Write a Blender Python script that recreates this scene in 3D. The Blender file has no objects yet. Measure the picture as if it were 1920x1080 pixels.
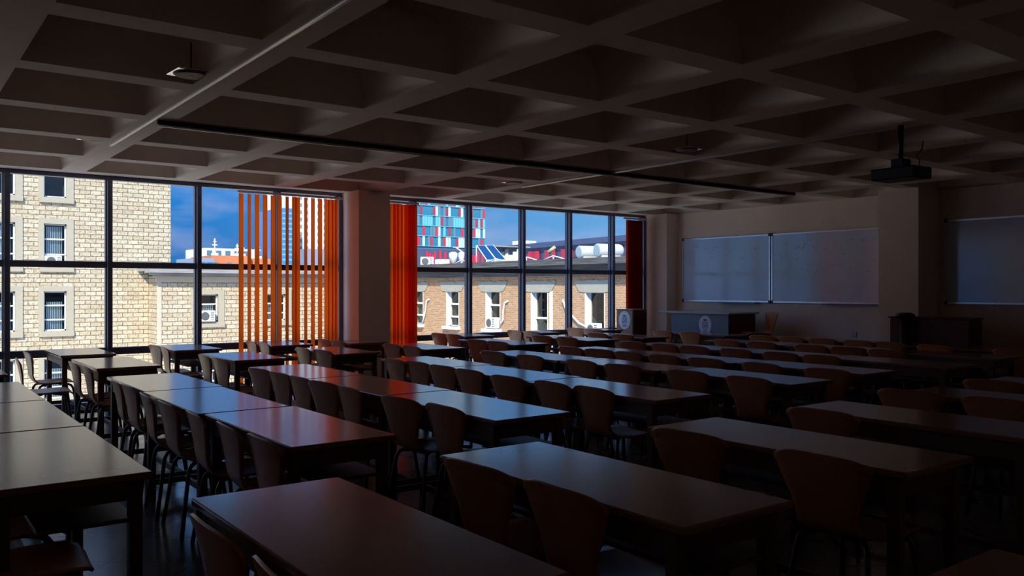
import bpy, bmesh, math, random
from mathutils import Vector, Matrix
random.seed(7)
S = bpy.context.scene
C = S.collection

# ------------------------------------------------------------------ camera
EYE = 1.48
cam_data = bpy.data.cameras.new('camera')
cam_data.sensor_width = 36.0
cam_data.lens = 36.0 * 1574 / 1920
cam_data.clip_end = 2000
cam = bpy.data.objects.new('camera', cam_data)
C.objects.link(cam)
cam.location = (0, 0, EYE)
cam.rotation_euler = (math.radians(90), 0, -math.atan2(.602, .7985))
S.camera = cam
S.view_settings.view_transform = 'Standard'
S.view_settings.look = 'None'
S.view_settings.gamma = 1
S.view_settings.use_curve_mapping = False
S.view_settings.exposure = 0.2
S.cycles.max_bounces = 8
S.cycles.diffuse_bounces = 4
S.cycles.transparent_max_bounces = 12
S.cycles.sample_clamp_indirect = 4.0
S.cycles.caustics_reflective = False
S.cycles.caustics_refractive = False

# ------------------------------------------------------------------ sky and sun
W = bpy.data.worlds.new('sky')
S.world = W
W.use_nodes = True
nt = W.node_tree
nt.nodes.clear()
def wn(t): return nt.nodes.new(t)
wo = wn('ShaderNodeOutputWorld'); bg = wn('ShaderNodeBackground')
tc = wn('ShaderNodeTexCoord'); sp = wn('ShaderNodeSeparateXYZ')
nt.links.new(tc.outputs['Generated'], sp.inputs[0])
az = wn('ShaderNodeMapRange'); az.inputs[1].default_value = .28; az.inputs[2].default_value = .72
nt.links.new(sp.outputs[0], az.inputs[0])
lo = wn('ShaderNodeMix'); lo.data_type = 'RGBA'
lo.inputs[6].default_value = (.035, .20, .56, 1)
lo.inputs[7].default_value = (.17, .42, .78, 1)
nt.links.new(az.outputs[0], lo.inputs[0])
hi = wn('ShaderNodeMix'); hi.data_type = 'RGBA'
hi.inputs[6].default_value = (.012, .26, .76, 1)
hi.inputs[7].default_value = (.12, .40, .80, 1)
nt.links.new(az.outputs[0], hi.inputs[0])
el = wn('ShaderNodeMapRange'); el.inputs[1].default_value = .03; el.inputs[2].default_value = .13
nt.links.new(sp.outputs[2], el.inputs[0])
skym = wn('ShaderNodeMix'); skym.data_type = 'RGBA'
nt.links.new(el.outputs[0], skym.inputs[0])
nt.links.new(lo.outputs[2], skym.inputs[6]); nt.links.new(hi.outputs[2], skym.inputs[7])
mp = wn('ShaderNodeMapping'); mp.inputs['Scale'].default_value = (3.2, 3.2, 11)
mp.inputs['Location'].default_value = (1.3, .4, .2)
nt.links.new(tc.outputs['Generated'], mp.inputs[0])
ns = wn('ShaderNodeTexNoise'); ns.inputs['Scale'].default_value = 1.6; ns.inputs['Detail'].default_value = 6
nt.links.new(mp.outputs[0], ns.inputs['Vector'])
cl = wn('ShaderNodeMapRange'); cl.inputs[1].default_value = .46; cl.inputs[2].default_value = .70; cl.inputs[4].default_value = .65
nt.links.new(ns.outputs[0], cl.inputs[0])
cm = wn('ShaderNodeMix'); cm.data_type = 'RGBA'; cm.inputs[7].default_value = (.48, .54, .80, 1)
nt.links.new(cl.outputs[0], cm.inputs[0]); nt.links.new(skym.outputs[2], cm.inputs[6])
up = wn('ShaderNodeMapRange'); up.inputs[1].default_value = .12; up.inputs[2].default_value = .26
nt.links.new(sp.outputs[2], up.inputs[0])
um = wn('ShaderNodeMix'); um.data_type = 'RGBA'; um.clamp_result = False; um.inputs[7].default_value = (.34, .80, 1.7, 1)
nt.links.new(up.outputs[0], um.inputs[0]); nt.links.new(cm.outputs[2], um.inputs[6])
nt.links.new(um.outputs[2], bg.inputs[0]); bg.inputs[1].default_value = .88
nt.links.new(bg.outputs[0], wo.inputs[0])

sun_d = bpy.data.lights.new('sun', 'SUN'); sun_d.energy = 5.2; sun_d.angle = .009; sun_d.color = (1, .93, .78)
sun = bpy.data.objects.new('sun', sun_d); C.objects.link(sun)
sun.rotation_euler = Vector((-.50, -.62, .60)).to_track_quat('Z', 'Y').to_euler()
sun.location = (-20, -20, 30)

# ------------------------------------------------------------------ materials
def mat(name, col, rough=.6, spec=.5, metal=0, noise=0, nscale=8, bump=0, coat=0, stretch=None):
    m = bpy.data.materials.new(name); m.use_nodes = True
    t = m.node_tree; p = t.nodes['Principled BSDF']
    p.inputs['Base Color'].default_value = (*col, 1); p.inputs['Roughness'].default_value = rough
    p.inputs['Specular IOR Level'].default_value = spec; p.inputs['Metallic'].default_value = metal
    p.inputs['Coat Weight'].default_value = coat; p.inputs['Coat Roughness'].default_value = .12
    if noise or bump:
        tcn = t.nodes.new('ShaderNodeTexCoord'); n = t.nodes.new('ShaderNodeTexNoise')
        n.inputs['Scale'].default_value = nscale; n.inputs['Detail'].default_value = 5
        if stretch:
            mpn = t.nodes.new('ShaderNodeMapping'); mpn.inputs['Scale'].default_value = stretch
            t.links.new(tcn.outputs['Object'], mpn.inputs[0]); t.links.new(mpn.outputs[0], n.inputs['Vector'])
        else: t.links.new(tcn.outputs['Object'], n.inputs['Vector'])
        if noise:
            mx = t.nodes.new('ShaderNodeMix'); mx.data_type = 'RGBA'
            mx.inputs[6].default_value = (*[c * (1 - noise) for c in col], 1)
            mx.inputs[7].default_value = (*[min(1, c * (1 + noise)) for c in col], 1)
            t.links.new(n.outputs[0], mx.inputs[0]); t.links.new(mx.outputs[2], p.inputs['Base Color'])
        if bump:
            b = t.nodes.new('ShaderNodeBump'); b.inputs['Strength'].default_value = bump; b.inputs['Distance'].default_value = .02
            t.links.new(n.outputs[0], b.inputs['Height']); t.links.new(b.outputs[0], p.inputs['Normal'])
    return m

def brick_mat(name, c1, c2, mortar, bw, bh, axis, msize=.012, bump=.6, dark=.35, rough=.85, stain=None):
    m = bpy.data.materials.new(name); m.use_nodes = True
    t = m.node_tree; p = t.nodes['Principled BSDF']; p.inputs['Roughness'].default_value = rough
    p.inputs['Specular IOR Level'].default_value = .2
    tcn = t.nodes.new('ShaderNodeTexCoord'); s = t.nodes.new('ShaderNodeSeparateXYZ'); c = t.nodes.new('ShaderNodeCombineXYZ')
    t.links.new(tcn.outputs['Object'], s.inputs[0])
    t.links.new(s.outputs[0 if axis == 'x' else 1], c.inputs[0]); t.links.new(s.outputs[2], c.inputs[1])
    b = t.nodes.new('ShaderNodeTexBrick')
    b.inputs['Scale'].default_value = 1; b.inputs['Mortar Size'].default_value = msize
    b.inputs['Mortar Smooth'].default_value = .25
    b.inputs['Brick Width'].default_value = bw; b.inputs['Row Height'].default_value = bh
    b.inputs['Color1'].default_value = (*c1, 1); b.inputs['Color2'].default_value = (*c2, 1); b.inputs['Mortar'].default_value = (*mortar, 1)
    t.links.new(c.outputs[0], b.inputs['Vector'])
    n = t.nodes.new('ShaderNodeTexNoise'); n.inputs['Scale'].default_value = 2.2 / bh; n.inputs['Detail'].default_value = 4
    t.links.new(c.outputs[0], n.inputs['Vector'])
    r = t.nodes.new('ShaderNodeMapRange'); r.inputs[1].default_value = .48; r.inputs[2].default_value = .75; r.inputs[3].default_value = 1; r.inputs[4].default_value = dark
    t.links.new(n.outputs[0], r.inputs[0])
    mu = t.nodes.new('ShaderNodeMix'); mu.data_type = 'RGBA'; mu.blend_type = 'MULTIPLY'; mu.inputs[0].default_value = 1
    t.links.new(b.outputs['Color'], mu.inputs[6]); t.links.new(r.outputs[0], mu.inputs[7])
    t.links.new(mu.outputs[2], p.inputs['Base Color'])
    ad = t.nodes.new('ShaderNodeMath'); ad.operation = 'MULTIPLY_ADD'
    t.links.new(b.outputs['Fac'], ad.inputs[0]); ad.inputs[1].default_value = -1.4
    t.links.new(n.outputs[0], ad.inputs[2])
    bp = t.nodes.new('ShaderNodeBump'); bp.inputs['Strength'].default_value = bump; bp.inputs['Distance'].default_value = .03
    t.links.new(ad.outputs[0], bp.inputs['Height']); t.links.new(bp.outputs[0], p.inputs['Normal'])
    return m

def glass_mat(name, tint=(.9, .95, .96), refl=.08, clear=1.0):
    m = bpy.data.materials.new(name); m.use_nodes = True
    t = m.node_tree; t.nodes.clear()
    o = t.nodes.new('ShaderNodeOutputMaterial'); mx = t.nodes.new('ShaderNodeMixShader')
    tr = t.nodes.new('ShaderNodeBsdfTransparent'); tr.inputs[0].default_value = (*tint, 1)
    g = t.nodes.new('ShaderNodeBsdfGlossy'); g.inputs['Roughness'].default_value = .02
    f = t.nodes.new('ShaderNodeLayerWeight'); f.inputs[0].default_value = .5      # thin sheet: same from both sides
    pw = t.nodes.new('ShaderNodeMath'); pw.operation = 'POWER'; pw.inputs[1].default_value = 5
    a = t.nodes.new('ShaderNodeMath'); a.operation = 'MULTIPLY_ADD'; a.inputs[1].default_value = .9; a.inputs[2].default_value = .045+refl; a.use_clamp = True
    t.links.new(f.outputs['Facing'], pw.inputs[0]); t.links.new(pw.outputs[0], a.inputs[0]); t.links.new(a.outputs[0], mx.inputs[0])
    t.links.new(tr.outputs[0], mx.inputs[1]); t.links.new(g.outputs[0], mx.inputs[2]); t.links.new(mx.outputs[0], o.inputs[0])
    return m

def cloth_mat(name, col, trans=.6):
    m = bpy.data.materials.new(name); m.use_nodes = True
    t = m.node_tree; t.nodes.clear()
    o = t.nodes.new('ShaderNodeOutputMaterial'); mx = t.nodes.new('ShaderNodeMixShader'); mx.inputs[0].default_value = trans
    d = t.nodes.new('ShaderNodeBsdfDiffuse'); d.inputs[0].default_value = (*col, 1)
    r = t.nodes.new('ShaderNodeBsdfTranslucent'); r.inputs[0].default_value = (*col, 1)
    w = t.nodes.new('ShaderNodeTexNoise'); w.inputs['Scale'].default_value = 220
    bp = t.nodes.new('ShaderNodeBump'); bp.inputs['Strength'].default_value = .1
    t.links.new(w.outputs[0], bp.inputs['Height']); t.links.new(bp.outputs[0], d.inputs['Normal'])
    t.links.new(d.outputs[0], mx.inputs[1]); t.links.new(r.outputs[0], mx.inputs[2]); t.links.new(mx.outputs[0], o.inputs[0])
    return m

def tile_mat():
    m = bpy.data.materials.new('dark floor tiles'); m.use_nodes = True
    t = m.node_tree; p = t.nodes['Principled BSDF']
    tcn = t.nodes.new('ShaderNodeTexCoord'); mp = t.nodes.new('ShaderNodeMapping'); mp.inputs['Rotation'].default_value = (0, 0, math.radians(38))
    t.links.new(tcn.outputs['Object'], mp.inputs[0])
    b = t.nodes.new('ShaderNodeTexBrick'); b.offset = 0; b.inputs['Scale'].default_value = 1
    b.inputs['Brick Width'].default_value = .45; b.inputs['Row Height'].default_value = .45; b.inputs['Mortar Size'].default_value = .006
    b.inputs['Color1'].default_value = (.13, .125, .12, 1); b.inputs['Color2'].default_value = (.17, .16, .15, 1); b.inputs['Mortar'].default_value = (.01, .01, .01, 1)
    t.links.new(mp.outputs[0], b.inputs['Vector']); t.links.new(b.outputs['Color'], p.inputs['Base Color'])
    n = t.nodes.new('ShaderNodeTexNoise'); n.inputs['Scale'].default_value = 6; t.links.new(tcn.outputs['Object'], n.inputs['Vector'])
    r = t.nodes.new('ShaderNodeMapRange'); r.inputs[3].default_value = .1; r.inputs[4].default_value = .32
    t.links.new(n.outputs[0], r.inputs[0]); t.links.new(r.outputs[0], p.inputs['Roughness'])
    bp = t.nodes.new('ShaderNodeBump'); bp.inputs['Strength'].default_value = .5; bp.inputs['Distance'].default_value = .004; bp.invert = True
    t.links.new(b.outputs['Fac'], bp.inputs['Height']); t.links.new(bp.outputs[0], p.inputs['Normal'])
    return m

M = {
 'ceil': mat('brown painted concrete', (.88, .73, .62), .85, .2, noise=.08, nscale=5, bump=.05),
 'wall': mat('pinkish wall paint', (.93, .73, .61), .85, .25, noise=.06, nscale=4),
 'floor': tile_mat(),
 'top': mat('table laminate', (.34, .15, .11), .19, .5, noise=.05, nscale=60, coat=.2),
 'wood_edge': mat('table edge and frame', (.14, .08, .06), .5, .4, noise=.2, nscale=12),
 'ply': mat('red-brown plywood', (.55, .20, .09), .34, .5, noise=.25, nscale=7),
 'steel': mat('dull tube steel', (.10, .10, .11), .3, .5, metal=.8),
 'alu': mat('dark anodised frame', (.13, .14, .20), .35, .5, metal=.2),
 'glass': glass_mat('window glass', (.97, .98, .98), 0),
 'xglass': glass_mat('facade glass', (.82, .90, .92), .03),
 'blind': cloth_mat('orange blind fabric', (.90, .118, .009), .82),
 'blind_dimmed': cloth_mat('shade-darkened blind fabric', (.42, .030, .006), .60),  # same blind cloth, its colour darkened to imitate dim light
 'rail': mat('white metal rail', (.75, .75, .75), .4),
 'black': mat('black plastic', (.008, .008, .009), .4, .4),
 'trunk': mat('pale cable trunking', (.9, .86, .78), .22, .8),
 'shadow_strip': mat('dark track shadow strip', (.03, .022, .02), .5, .4),
 'silver': mat('brushed silver', (.85, .86, .86), .2, .5, metal=.9),
 'disc': mat('grey speaker grille', (.22, .20, .19), .6),
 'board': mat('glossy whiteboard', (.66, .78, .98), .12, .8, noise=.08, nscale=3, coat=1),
 'boardf': mat('aluminium board frame', (.7, .72, .75), .25, .5, metal=.8),
 'desk': mat('grey laminate panel', (.17, .22, .30), .4, .5),
 'desktop': mat('pale desk top', (.45, .44, .44), .3, .5),
 'darkwood': mat('dark red wood', (.09, .02, .014), .45, .4, noise=.2, nscale=5),
 'brownwood': mat('brown veneer', (.34, .19, .13), .5, .4, noise=.2, nscale=6),
 'badge': mat('pale blue-white badge', (.75, .8, .95), .35, .5),
 'ink': mat('navy ink', (.02, .03, .07), .5),
 'socket': mat('white plastic', (.6, .6, .62), .4),
 'plat': mat('dark platform carpet', (.03, .02, .02), .9, .1, noise=.3, nscale=60),
 'stone': brick_mat('cream rock-faced stone', (.72, .62, .45), (.58, .47, .31), (.24, .20, .15), .43, .19, 'x', .014, 1.0, .5),
 'stone_side': brick_mat('cream rock-faced side stone', (.72, .62, .45), (.58, .47, .31), (.24, .20, .15), .43, .19, 'y', .014, 1.0, .5),
 'stoneframe': mat('beige stone surround', (.47, .42, .32), .85, .2, noise=.1, nscale=6, bump=.1),
 'cornice': mat('weathered cornice', (.36, .35, .33), .9, .1, noise=.6, nscale=3, bump=.3, stretch=(.4, 2, 7)),
 'brick': brick_mat('orange hollow brick', (.66, .38, .20), (.52, .26, .12), (.62, .52, .38),   .20, .072, 'y', .010, .5, .35),
 'plaster': mat('rough grey plaster', (.42, .40, .34), .9, .1, noise=.15, nscale=5, bump=.4),
 'roofc': mat('stained concrete cornice', (.12, .118, .115), .9, .1, noise=.95, nscale=3, bump=.8, stretch=(2, .35, 7)),
 'white': mat('white painted', (.80, .80, .78), .6, .3),
 'whitepipe': mat('white pvc pipe', (.78, .78, .76), .4),
 'grille': mat('grey fan grille', (.12, .12, .13), .5),
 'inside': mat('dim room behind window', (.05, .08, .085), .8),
 'curtain': mat('pale vertical blinds', (.85, .92, .90), .7),
 'solar': mat('blue solar glass', (.003, .05, .16), .5, .3),
 'tank': mat('white water tank', (.58, .64, .65), .45),
 'tankcap': mat('blue-grey tank cap', (.36, .48, .52), .5),
 'tarp': mat('white stained sheeting', (.72, .68, .62), .7, .2, noise=.25, nscale=1.2),
 'navy': mat('navy cladding', (.06, .08, .15), .5),
 'red': mat('red panel', (.62, .02, .05), .5),
 'dkred': mat('dark red panel', (.40, .03, .06), .5),
 'teal': mat('teal glazing', (.03, .20, .32), .3),
 'cyan': mat('cyan panel', (.14, .46, .54), .4),
 'mint': mat('pale mint panel', (.52, .78, .76), .4),
 'slate': mat('slate panel', (.10, .22, .30), .5),
 'orange': mat('orange render', (.62, .20, .09), .8, .1),
 'farwhite': mat('white render', (.75, .73, .70), .8, .1),
 'farblue': mat('blue curtain wall', (.06, .22, .52), .4),
 'fargrey': mat('blue-grey render', (.25, .29, .38), .8, .1),
 'ground': mat('pale light-bouncing paving', (.70, .66, .58), .9, .1, noise=.15, nscale=1),  # unseen ground, coloured pale to bounce sunlight up to the ceiling
 'dim_band': mat('dark added band', (.13, .125, .12), .9, .1, noise=.2, nscale=2),
 'stonepale': mat('smooth pale stone', (.62, .56, .43), .85, .2, noise=.1, nscale=3),
 'yellow': mat('faded yellow plastic', (.55, .5, .25), .6),
}

# ------------------------------------------------------------------ helpers
def box(bm, x0, x1, y0, y1, z0, z1, mi=0):
    v = [bm.verts.new(p) for p in ((x0,y0,z0),(x1,y0,z0),(x1,y1,z0),(x0,y1,z0),(x0,y0,z1),(x1,y0,z1),(x1,y1,z1),(x0,y1,z1))]
    fs = [bm.faces.new([v[i] for i in q]) for q in ((0,3,2,1),(4,5,6,7),(0,1,5,4),(1,2,6,5),(2,3,7,6),(3,0,4,7))]
    for f in fs: f.material_index = mi
    return v
def bxm(x0, x1, y0, y1, z0, z1):
    bm = bmesh.new(); box(bm, x0, x1, y0, y1, z0, z1); return bm
def bevel(bm, w, seg=2):
    bmesh.ops.bevel(bm, geom=list(bm.edges), offset=w, segments=seg, affect='EDGES', profile=.5); return bm
def quad(bm, pts, mi=0):
    f = bm.faces.new([bm.verts.new(p) for p in pts]); f.material_index = mi; return f
def tube(bm, pts, r, n=10, cap=True):
    pts = [Vector(p) for p in pts]; rings = []; up = None
    for i, p in enumerate(pts):
        d = (pts[min(i+1, len(pts)-1)] - pts[max(i-1, 0)]).normalized()
        if up is None: up = d.orthogonal().normalized()
        up = (up - d * up.dot(d)).normalized(); s = d.cross(up)
        rr = r[i] if isinstance(r, (list, tuple)) else r
        rings.append([bm.verts.new(p + (up * math.cos(a) + s * math.sin(a)) * rr) for a in [2*math.pi*k/n for k in range(n)]])
    for a, b in zip(rings, rings[1:]):
        for k in range(n):
            f = bm.faces.new((a[k], a[(k+1) % n], b[(k+1) % n], b[k])); f.smooth = True
    if cap:
        bm.faces.new(list(reversed(rings[0]))); bm.faces.new(rings[-1])
def obj(name, bm, m, parent=None):
    me = bpy.data.meshes.new(name); bmesh.ops.recalc_face_normals(bm, faces=bm.faces[:]); bm.to_mesh(me); bm.free()
    for x in (m if isinstance(m, (list, tuple)) else [m]): me.materials.append(x)
    o = bpy.data.objects.new(name, me); C.objects.link(o)
    if parent: o.parent = parent
    return o
def tag(o, label, cat, group=None, kind=None):
    o['label'] = label; o['category'] = cat
    if group: o['group'] = group
    if kind: o['kind'] = kind
    return o
def thing(name, label, cat, loc=(0, 0, 0), rz=0, group=None):
    o = bpy.data.objects.new(name, None); C.objects.link(o); o.location = loc; o.rotation_euler = (0, 0, rz)
    o.empty_display_size = .2
    return tag(o, label, cat, group)
def struct(name, bm, m, label, cat):
    return tag(obj(name, bm, m), label, cat, kind='structure')
def dup(root, loc, rz, label, sy=1.0):
    r = root.copy(); C.objects.link(r); r.location = loc; r.rotation_euler = (0, 0, rz); r.scale = (1, sy, 1); r['label'] = label
    for ch in [c for c in bpy.data.objects if c.parent == root]:
        c = ch.copy(); C.objects.link(c); c.parent = r
    return r

# ------------------------------------------------------------------ room shell
X0, X1, Y0, Y1, ZC = -2.6, 12.1, -2.2, 11.4, 2.88
struct('floor', bxm(X0-.2, X1+.2, Y0-.2, Y1+.15, -.25, 0), M['floor'], 'dark glossy tiled floor under the rows of tables', 'floor')
def ceiling():
    bm = bmesh.new(); px, py, wx, wy, d, tp = 1.295, 1.30, 1.035, 1.08, .33, .20
    xs = [X0-.2]; x = .69 - 3*px
    pits_x = []
    while x + wx < X1 + .03:
        if x > X0 - .1: pits_x.append((x, min(x + wx, X1-.02)))
        x += px
    pits_y = []; y = 3.55 - 4*py
    while y + wy < Y1:
        if y > Y0 - .1: pits_y.append((y, y + wy))
        y += py
    xs = sorted({X0-.2, X1+.2, *[a for p in pits_x for a in p]}); ys = sorted({Y0-.2, Y1+.15, *[a for p in pits_y for a in p]})
    for i in range(len(xs)-1):
        for j in range(len(ys)-1):
            a, b, c, e = xs[i], xs[i+1], ys[j], ys[j+1]
            if (a, b) in pits_x and (c, e) in pits_y:
                lo_ = [(a,c,ZC),(b,c,ZC),(b,e,ZC),(a,e,ZC)]
                prev = lo_
                for q in (.12, .3, .5, .7, .88, 1.0):
                    th = q*math.pi/2; o_ = tp*(1-math.cos(th)) + .03*q; oy_ = .05*(1-math.cos(th)) + .02*q; zz = ZC + d*math.sin(th)
                    cur = [(a+o_,c+oy_,zz),(b-o_,c+oy_,zz),(b-o_,e-oy_,zz),(a+o_,e-oy_,zz)]
                    for k in range(4): quad(bm, [prev[k], prev[(k+1)%4], cur[(k+1)%4], cur[k]]).smooth = k in (1, 3)
                    prev = cur
                quad(bm, prev)
            else: quad(bm, [(a,c,ZC),(b,c,ZC),(b,e,ZC),(a,e,ZC)])
    bmesh.ops.remove_doubles(bm, verts=bm.verts, dist=.0005)
    box(bm, X0-.2, X1+.2, Y0-.2, Y1+.15, ZC+.36, ZC+.6)
    for bb in ((X0-.2,X0-.15,Y0-.2,Y1+.15),(X1+.15,X1+.2,Y0-.2,Y1+.15),(X0-.2,X1+.2,Y0-.2,Y0-.15),(X0-.2,X1+.2,Y1+.1,Y1+.15)):
        box(bm, *bb, ZC+.001, ZC+.4)
    return bm
struct('ceiling', ceiling(), M['ceil'], 'dark waffle concrete ceiling with square coffers', 'ceiling')
struct('wall_right', bxm(X1, X1+.2, Y0, Y1, 0, ZC+.3), M['wall'], 'dim pinkish wall holding the whiteboards', 'wall')
struct('wall_left', bxm(X0-.2, X0, Y0, Y1, 0, ZC+.3), M['wall'], 'wall closing the room on the left outside the view', 'wall')
struct('wall_back', bxm(X0-.2, X1+.2, Y0-.2, Y0, 0, ZC+.3), M['wall'], 'wall behind the viewpoint', 'wall')
struct('wall_pillar', bxm(5.45, 5.95, 10.85, 11.52, 0, ZC), M['wall'], 'square pillar between the two window bands, reddened by the orange blinds', 'pillar')
struct('wall_pillar', bxm(11.5, 12.1, 5.9, 6.48, 0, ZC), M['wall'], 'pale square pillar between the two whiteboard areas', 'pillar')
struct('wall_pillar', bxm(11.8, 12.1, 10.83, 11.52, 0, ZC), M['wall'], 'shallow pilaster in the corner beside the dimmed blind', 'pillar')

# window walls
def win(name, label, x0, x1, mull, pads):
    r = thing(name, label, 'window', ((x0+x1)/2, 11.45, 0)); r['kind'] = 'structure'
    ox = (x0+x1)/2; ax = lambda v: v - ox
    def part(n, a, b, y0, y1, z0, z1, m='alu', bv=.006):
        return obj(n, bevel(bxm(ax(a), ax(b), y0, y1, z0, z1), bv, 1), M[m], r)
    part('head_frame', x0, x1, -.05, .06, 2.83, 2.88)
    part('transom', x0, x1, -.04, .05, 1.73, 1.81)
    part('lower_rail', x0, x1, -.05, .05, .645, .735)
    part('bottom_frame', x0, x1, -.06, .06, 0, .07)
    for x in mull:
        bm = bmesh.new()
        box(bm, ax(x)-.042, ax(x)+.042, -.02, .05, .07, 2.83)
        box(bm, ax(x)-.028, ax(x)+.028, -.085, -.02, .07, 2.83)
        obj('mullion', bevel(bm, .005, 1), M['alu'], r)
    bm = bmesh.new(); quad(bm, [(ax(x0), .02, .03), (ax(x1), .02, .03), (ax(x1), .02, 2.86), (ax(x0), .02, 2.86)])
    obj('glass', bm, M['glass'], r)
    return r
win('window_1', 'floor-to-ceiling window band facing the cream stone building, left of the pillar', X0, 5.45, [-2.13, -1.02, .09, 1.19, 2.30, 3.39, 4.48, 5.42], 0)
win('window_2', 'floor-to-ceiling window band facing the orange brick building, right of the pillar', 5.95, 11.8, [5.98, 6.68, 7.73, 8.84, 9.90, 10.96, 11.77], 0)

# vertical blinds
def blind(label, slats, rail, z0=.12, z1=2.76, y=11.27, m='blind'):
    xc = (rail[0]+rail[1])/2
    r = thing('vertical_blind', label, 'blind', (xc, y, 0), group='orange vertical blinds on the window wall')
    obj('head_rail', bxm(rail[0]-xc, rail[1]-xc, -.02, .02, 2.77, 2.80), M['rail'], r)
    for x, ang, w, *dy in slats:
        dy = dy[0] if dy else 0
        bm = bmesh.new(); n = 5; a = math.radians(ang); cs, sn = math.cos(a), math.sin(a)
        cols = []
        for k in range(n+1):
            u = (k/n-.5)*w; bow = .006*(1-(2*k/n-1)**2)
            X = x-xc+u*cs-bow*sn; Y = u*sn+bow*cs+dy
            cols.append([bm.verts.new((X, Y, z)) for z in (z0, z1)])
        for p, q in zip(cols, cols[1:]):
            f = bm.faces.new((p[0], q[0], q[1], p[1])); f.smooth = True
        obj('slat', bm, M[m], r)
    return r
def slat_set(edges, view_deg, w):
    out = []
    for x0, x1 in edges:      # turn each slat so that it covers its gap seen from the seats
        q = min(1, (x1-x0)*math.sin(math.radians(view_deg))/w)
        out.append(((x0+x1)/2, view_deg-math.degrees(math.asin(q)), w))
    return out
sl = slat_set([(3.877,3.942),(3.997,4.046),(4.096,4.162),(4.207,4.275),(4.32,4.388),(4.419,4.48),(4.534,4.582),(4.627,4.69),(4.675,4.747),(4.806,4.858),(4.910,4.971),(5.015,5.084),(5.112,5.185),(5.17,5.25),(5.23,5.31),(5.28,5.335)], 68.6, .089)
blind('orange-red vertical blind spread half open left of the pillar', sl, (3.86, 5.40))
blind('bright orange vertical blind gathered right beside the square pillar', slat_set([(6.10+.066*k, 6.185+.066*k+.012*((k*3) % 4)) for k in range(8)], 60, .127)+[(x, a, w, .06) for x, a, w in slat_set([(6.47+.06*k, 6.56+.06*k) for k in range(3)], 60, .127)], (5.96, 6.68))
blind('orange vertical blind, coloured dark red for dim light, gathered in the far corner of the window wall', slat_set([(11.17+.058*k, 11.26+.058*k) for k in range(7)], 44.6, .089)+[(x, a, w, .05*j) for j in (1, 2) for x, a, w in slat_set([(11.18+.058*k+.05*j, 11.27+.058*k+.05*j) for k in range(7)], 44.6, .089)], (11.12, 11.70), m='blind_dimmed')

# ceiling fittings
def rod(a, b, rad):
    bm = bmesh.new(); tube(bm, [a, b], rad, 12); return bm
tag(obj('cable_trunking', rod((1.795, -2.0, 2.865), (1.795, 8.85, 2.865), .015), M['trunk']), 'long pale cable trunking under the ceiling rib at the left', 'trunking', 'ceiling cable trunking')
tag(obj('cable_trunking', rod((7.035, 3.75, 2.865), (7.035, 9.1, 2.865), .014), M['trunk']), 'pale cable trunking running along the ceiling towards the projector', 'trunking', 'ceiling cable trunking')
t = thing('ceiling_track', 'long pale-edged track with a dark shadow strip crossing the whole ceiling', 'track', (6.4, 7.36, 2.83))
obj('casing', bxm(-4.55, 4.35, -.02, .02, .012, .05), M['shadow_strip'], t)  # dark bar standing for the shadow gap above the pale edge
obj('edge_strip', rod((-4.55, -.012, .004), (4.35, -.012, .004), .011), M['silver'], t)
def speaker(x, y, label):
    r = thing('ceiling_speaker', label, 'speaker', (x, y, 2.9), math.radians(4), 'square ceiling speakers')
    bm = bmesh.new(); box(bm, -.12, .12, -.12, .12, 0, .012); obj('plate', bevel(bm, .004, 1), M['silver'], r)
    bm = bmesh.new(); tube(bm, [(0,0,-.012),(0,0,-.003),(0,0,0)], [.10,.112,.112], 40); obj('grille', bm, M['disc'], r)
    bm = bmesh.new(); tube(bm, [(0,0,-.016),(0,0,-.011)], .01, 12); obj('centre_cap', bm, M['black'], r)
    bm = bmesh.new(); tube(bm, [(0,0,.012),(0,0,.30)], .005, 8); obj('hanger_rod', bm, M['black'], r)
speaker(1.655, 5.74, 'square silver ceiling speaker nearest the camera beside the pale trunking')
speaker(1.63, 8.80, 'small square ceiling speaker over the left window tables')
speaker(6.83, 9.02, 'small square ceiling speaker near the right windows')
speaker(6.62, 5.80, 'dark round ceiling speaker in the middle of the room')
# projector
t = thing('projector', 'black projector hanging from a ceiling pole in front of the right pillar', 'projector', (7.03, 3.76, 2.41), math.radians(-3))
obj('body', bevel(bxm(-.14, .14, -.20, .20, 0, .10), .012, 2), M['black'], t)
bm = bmesh.new(); tube(bm, [(.13,.08,.05),(.16,.08,.05)], .035, 20); obj('lens', bm, M['steel'], t)
obj('bracket', bevel(bxm(-.06, .06, -.06, .06, .10, .18), .008, 1), M['black'], t)
bm = bmesh.new(); tube(bm, [(0,0,.18),(0,0,.47)], [.02,.026], 16); obj('pole', bm, M['black'], t)
bm = bmesh.new(); tube(bm, [(0,-.16,.10),(0,-.17,.15),(0,-.14,.19),(0,-.19,.24),(0,-.20,.31)], .005, 8); obj('cable', bm, M['darkwood'], t)

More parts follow.
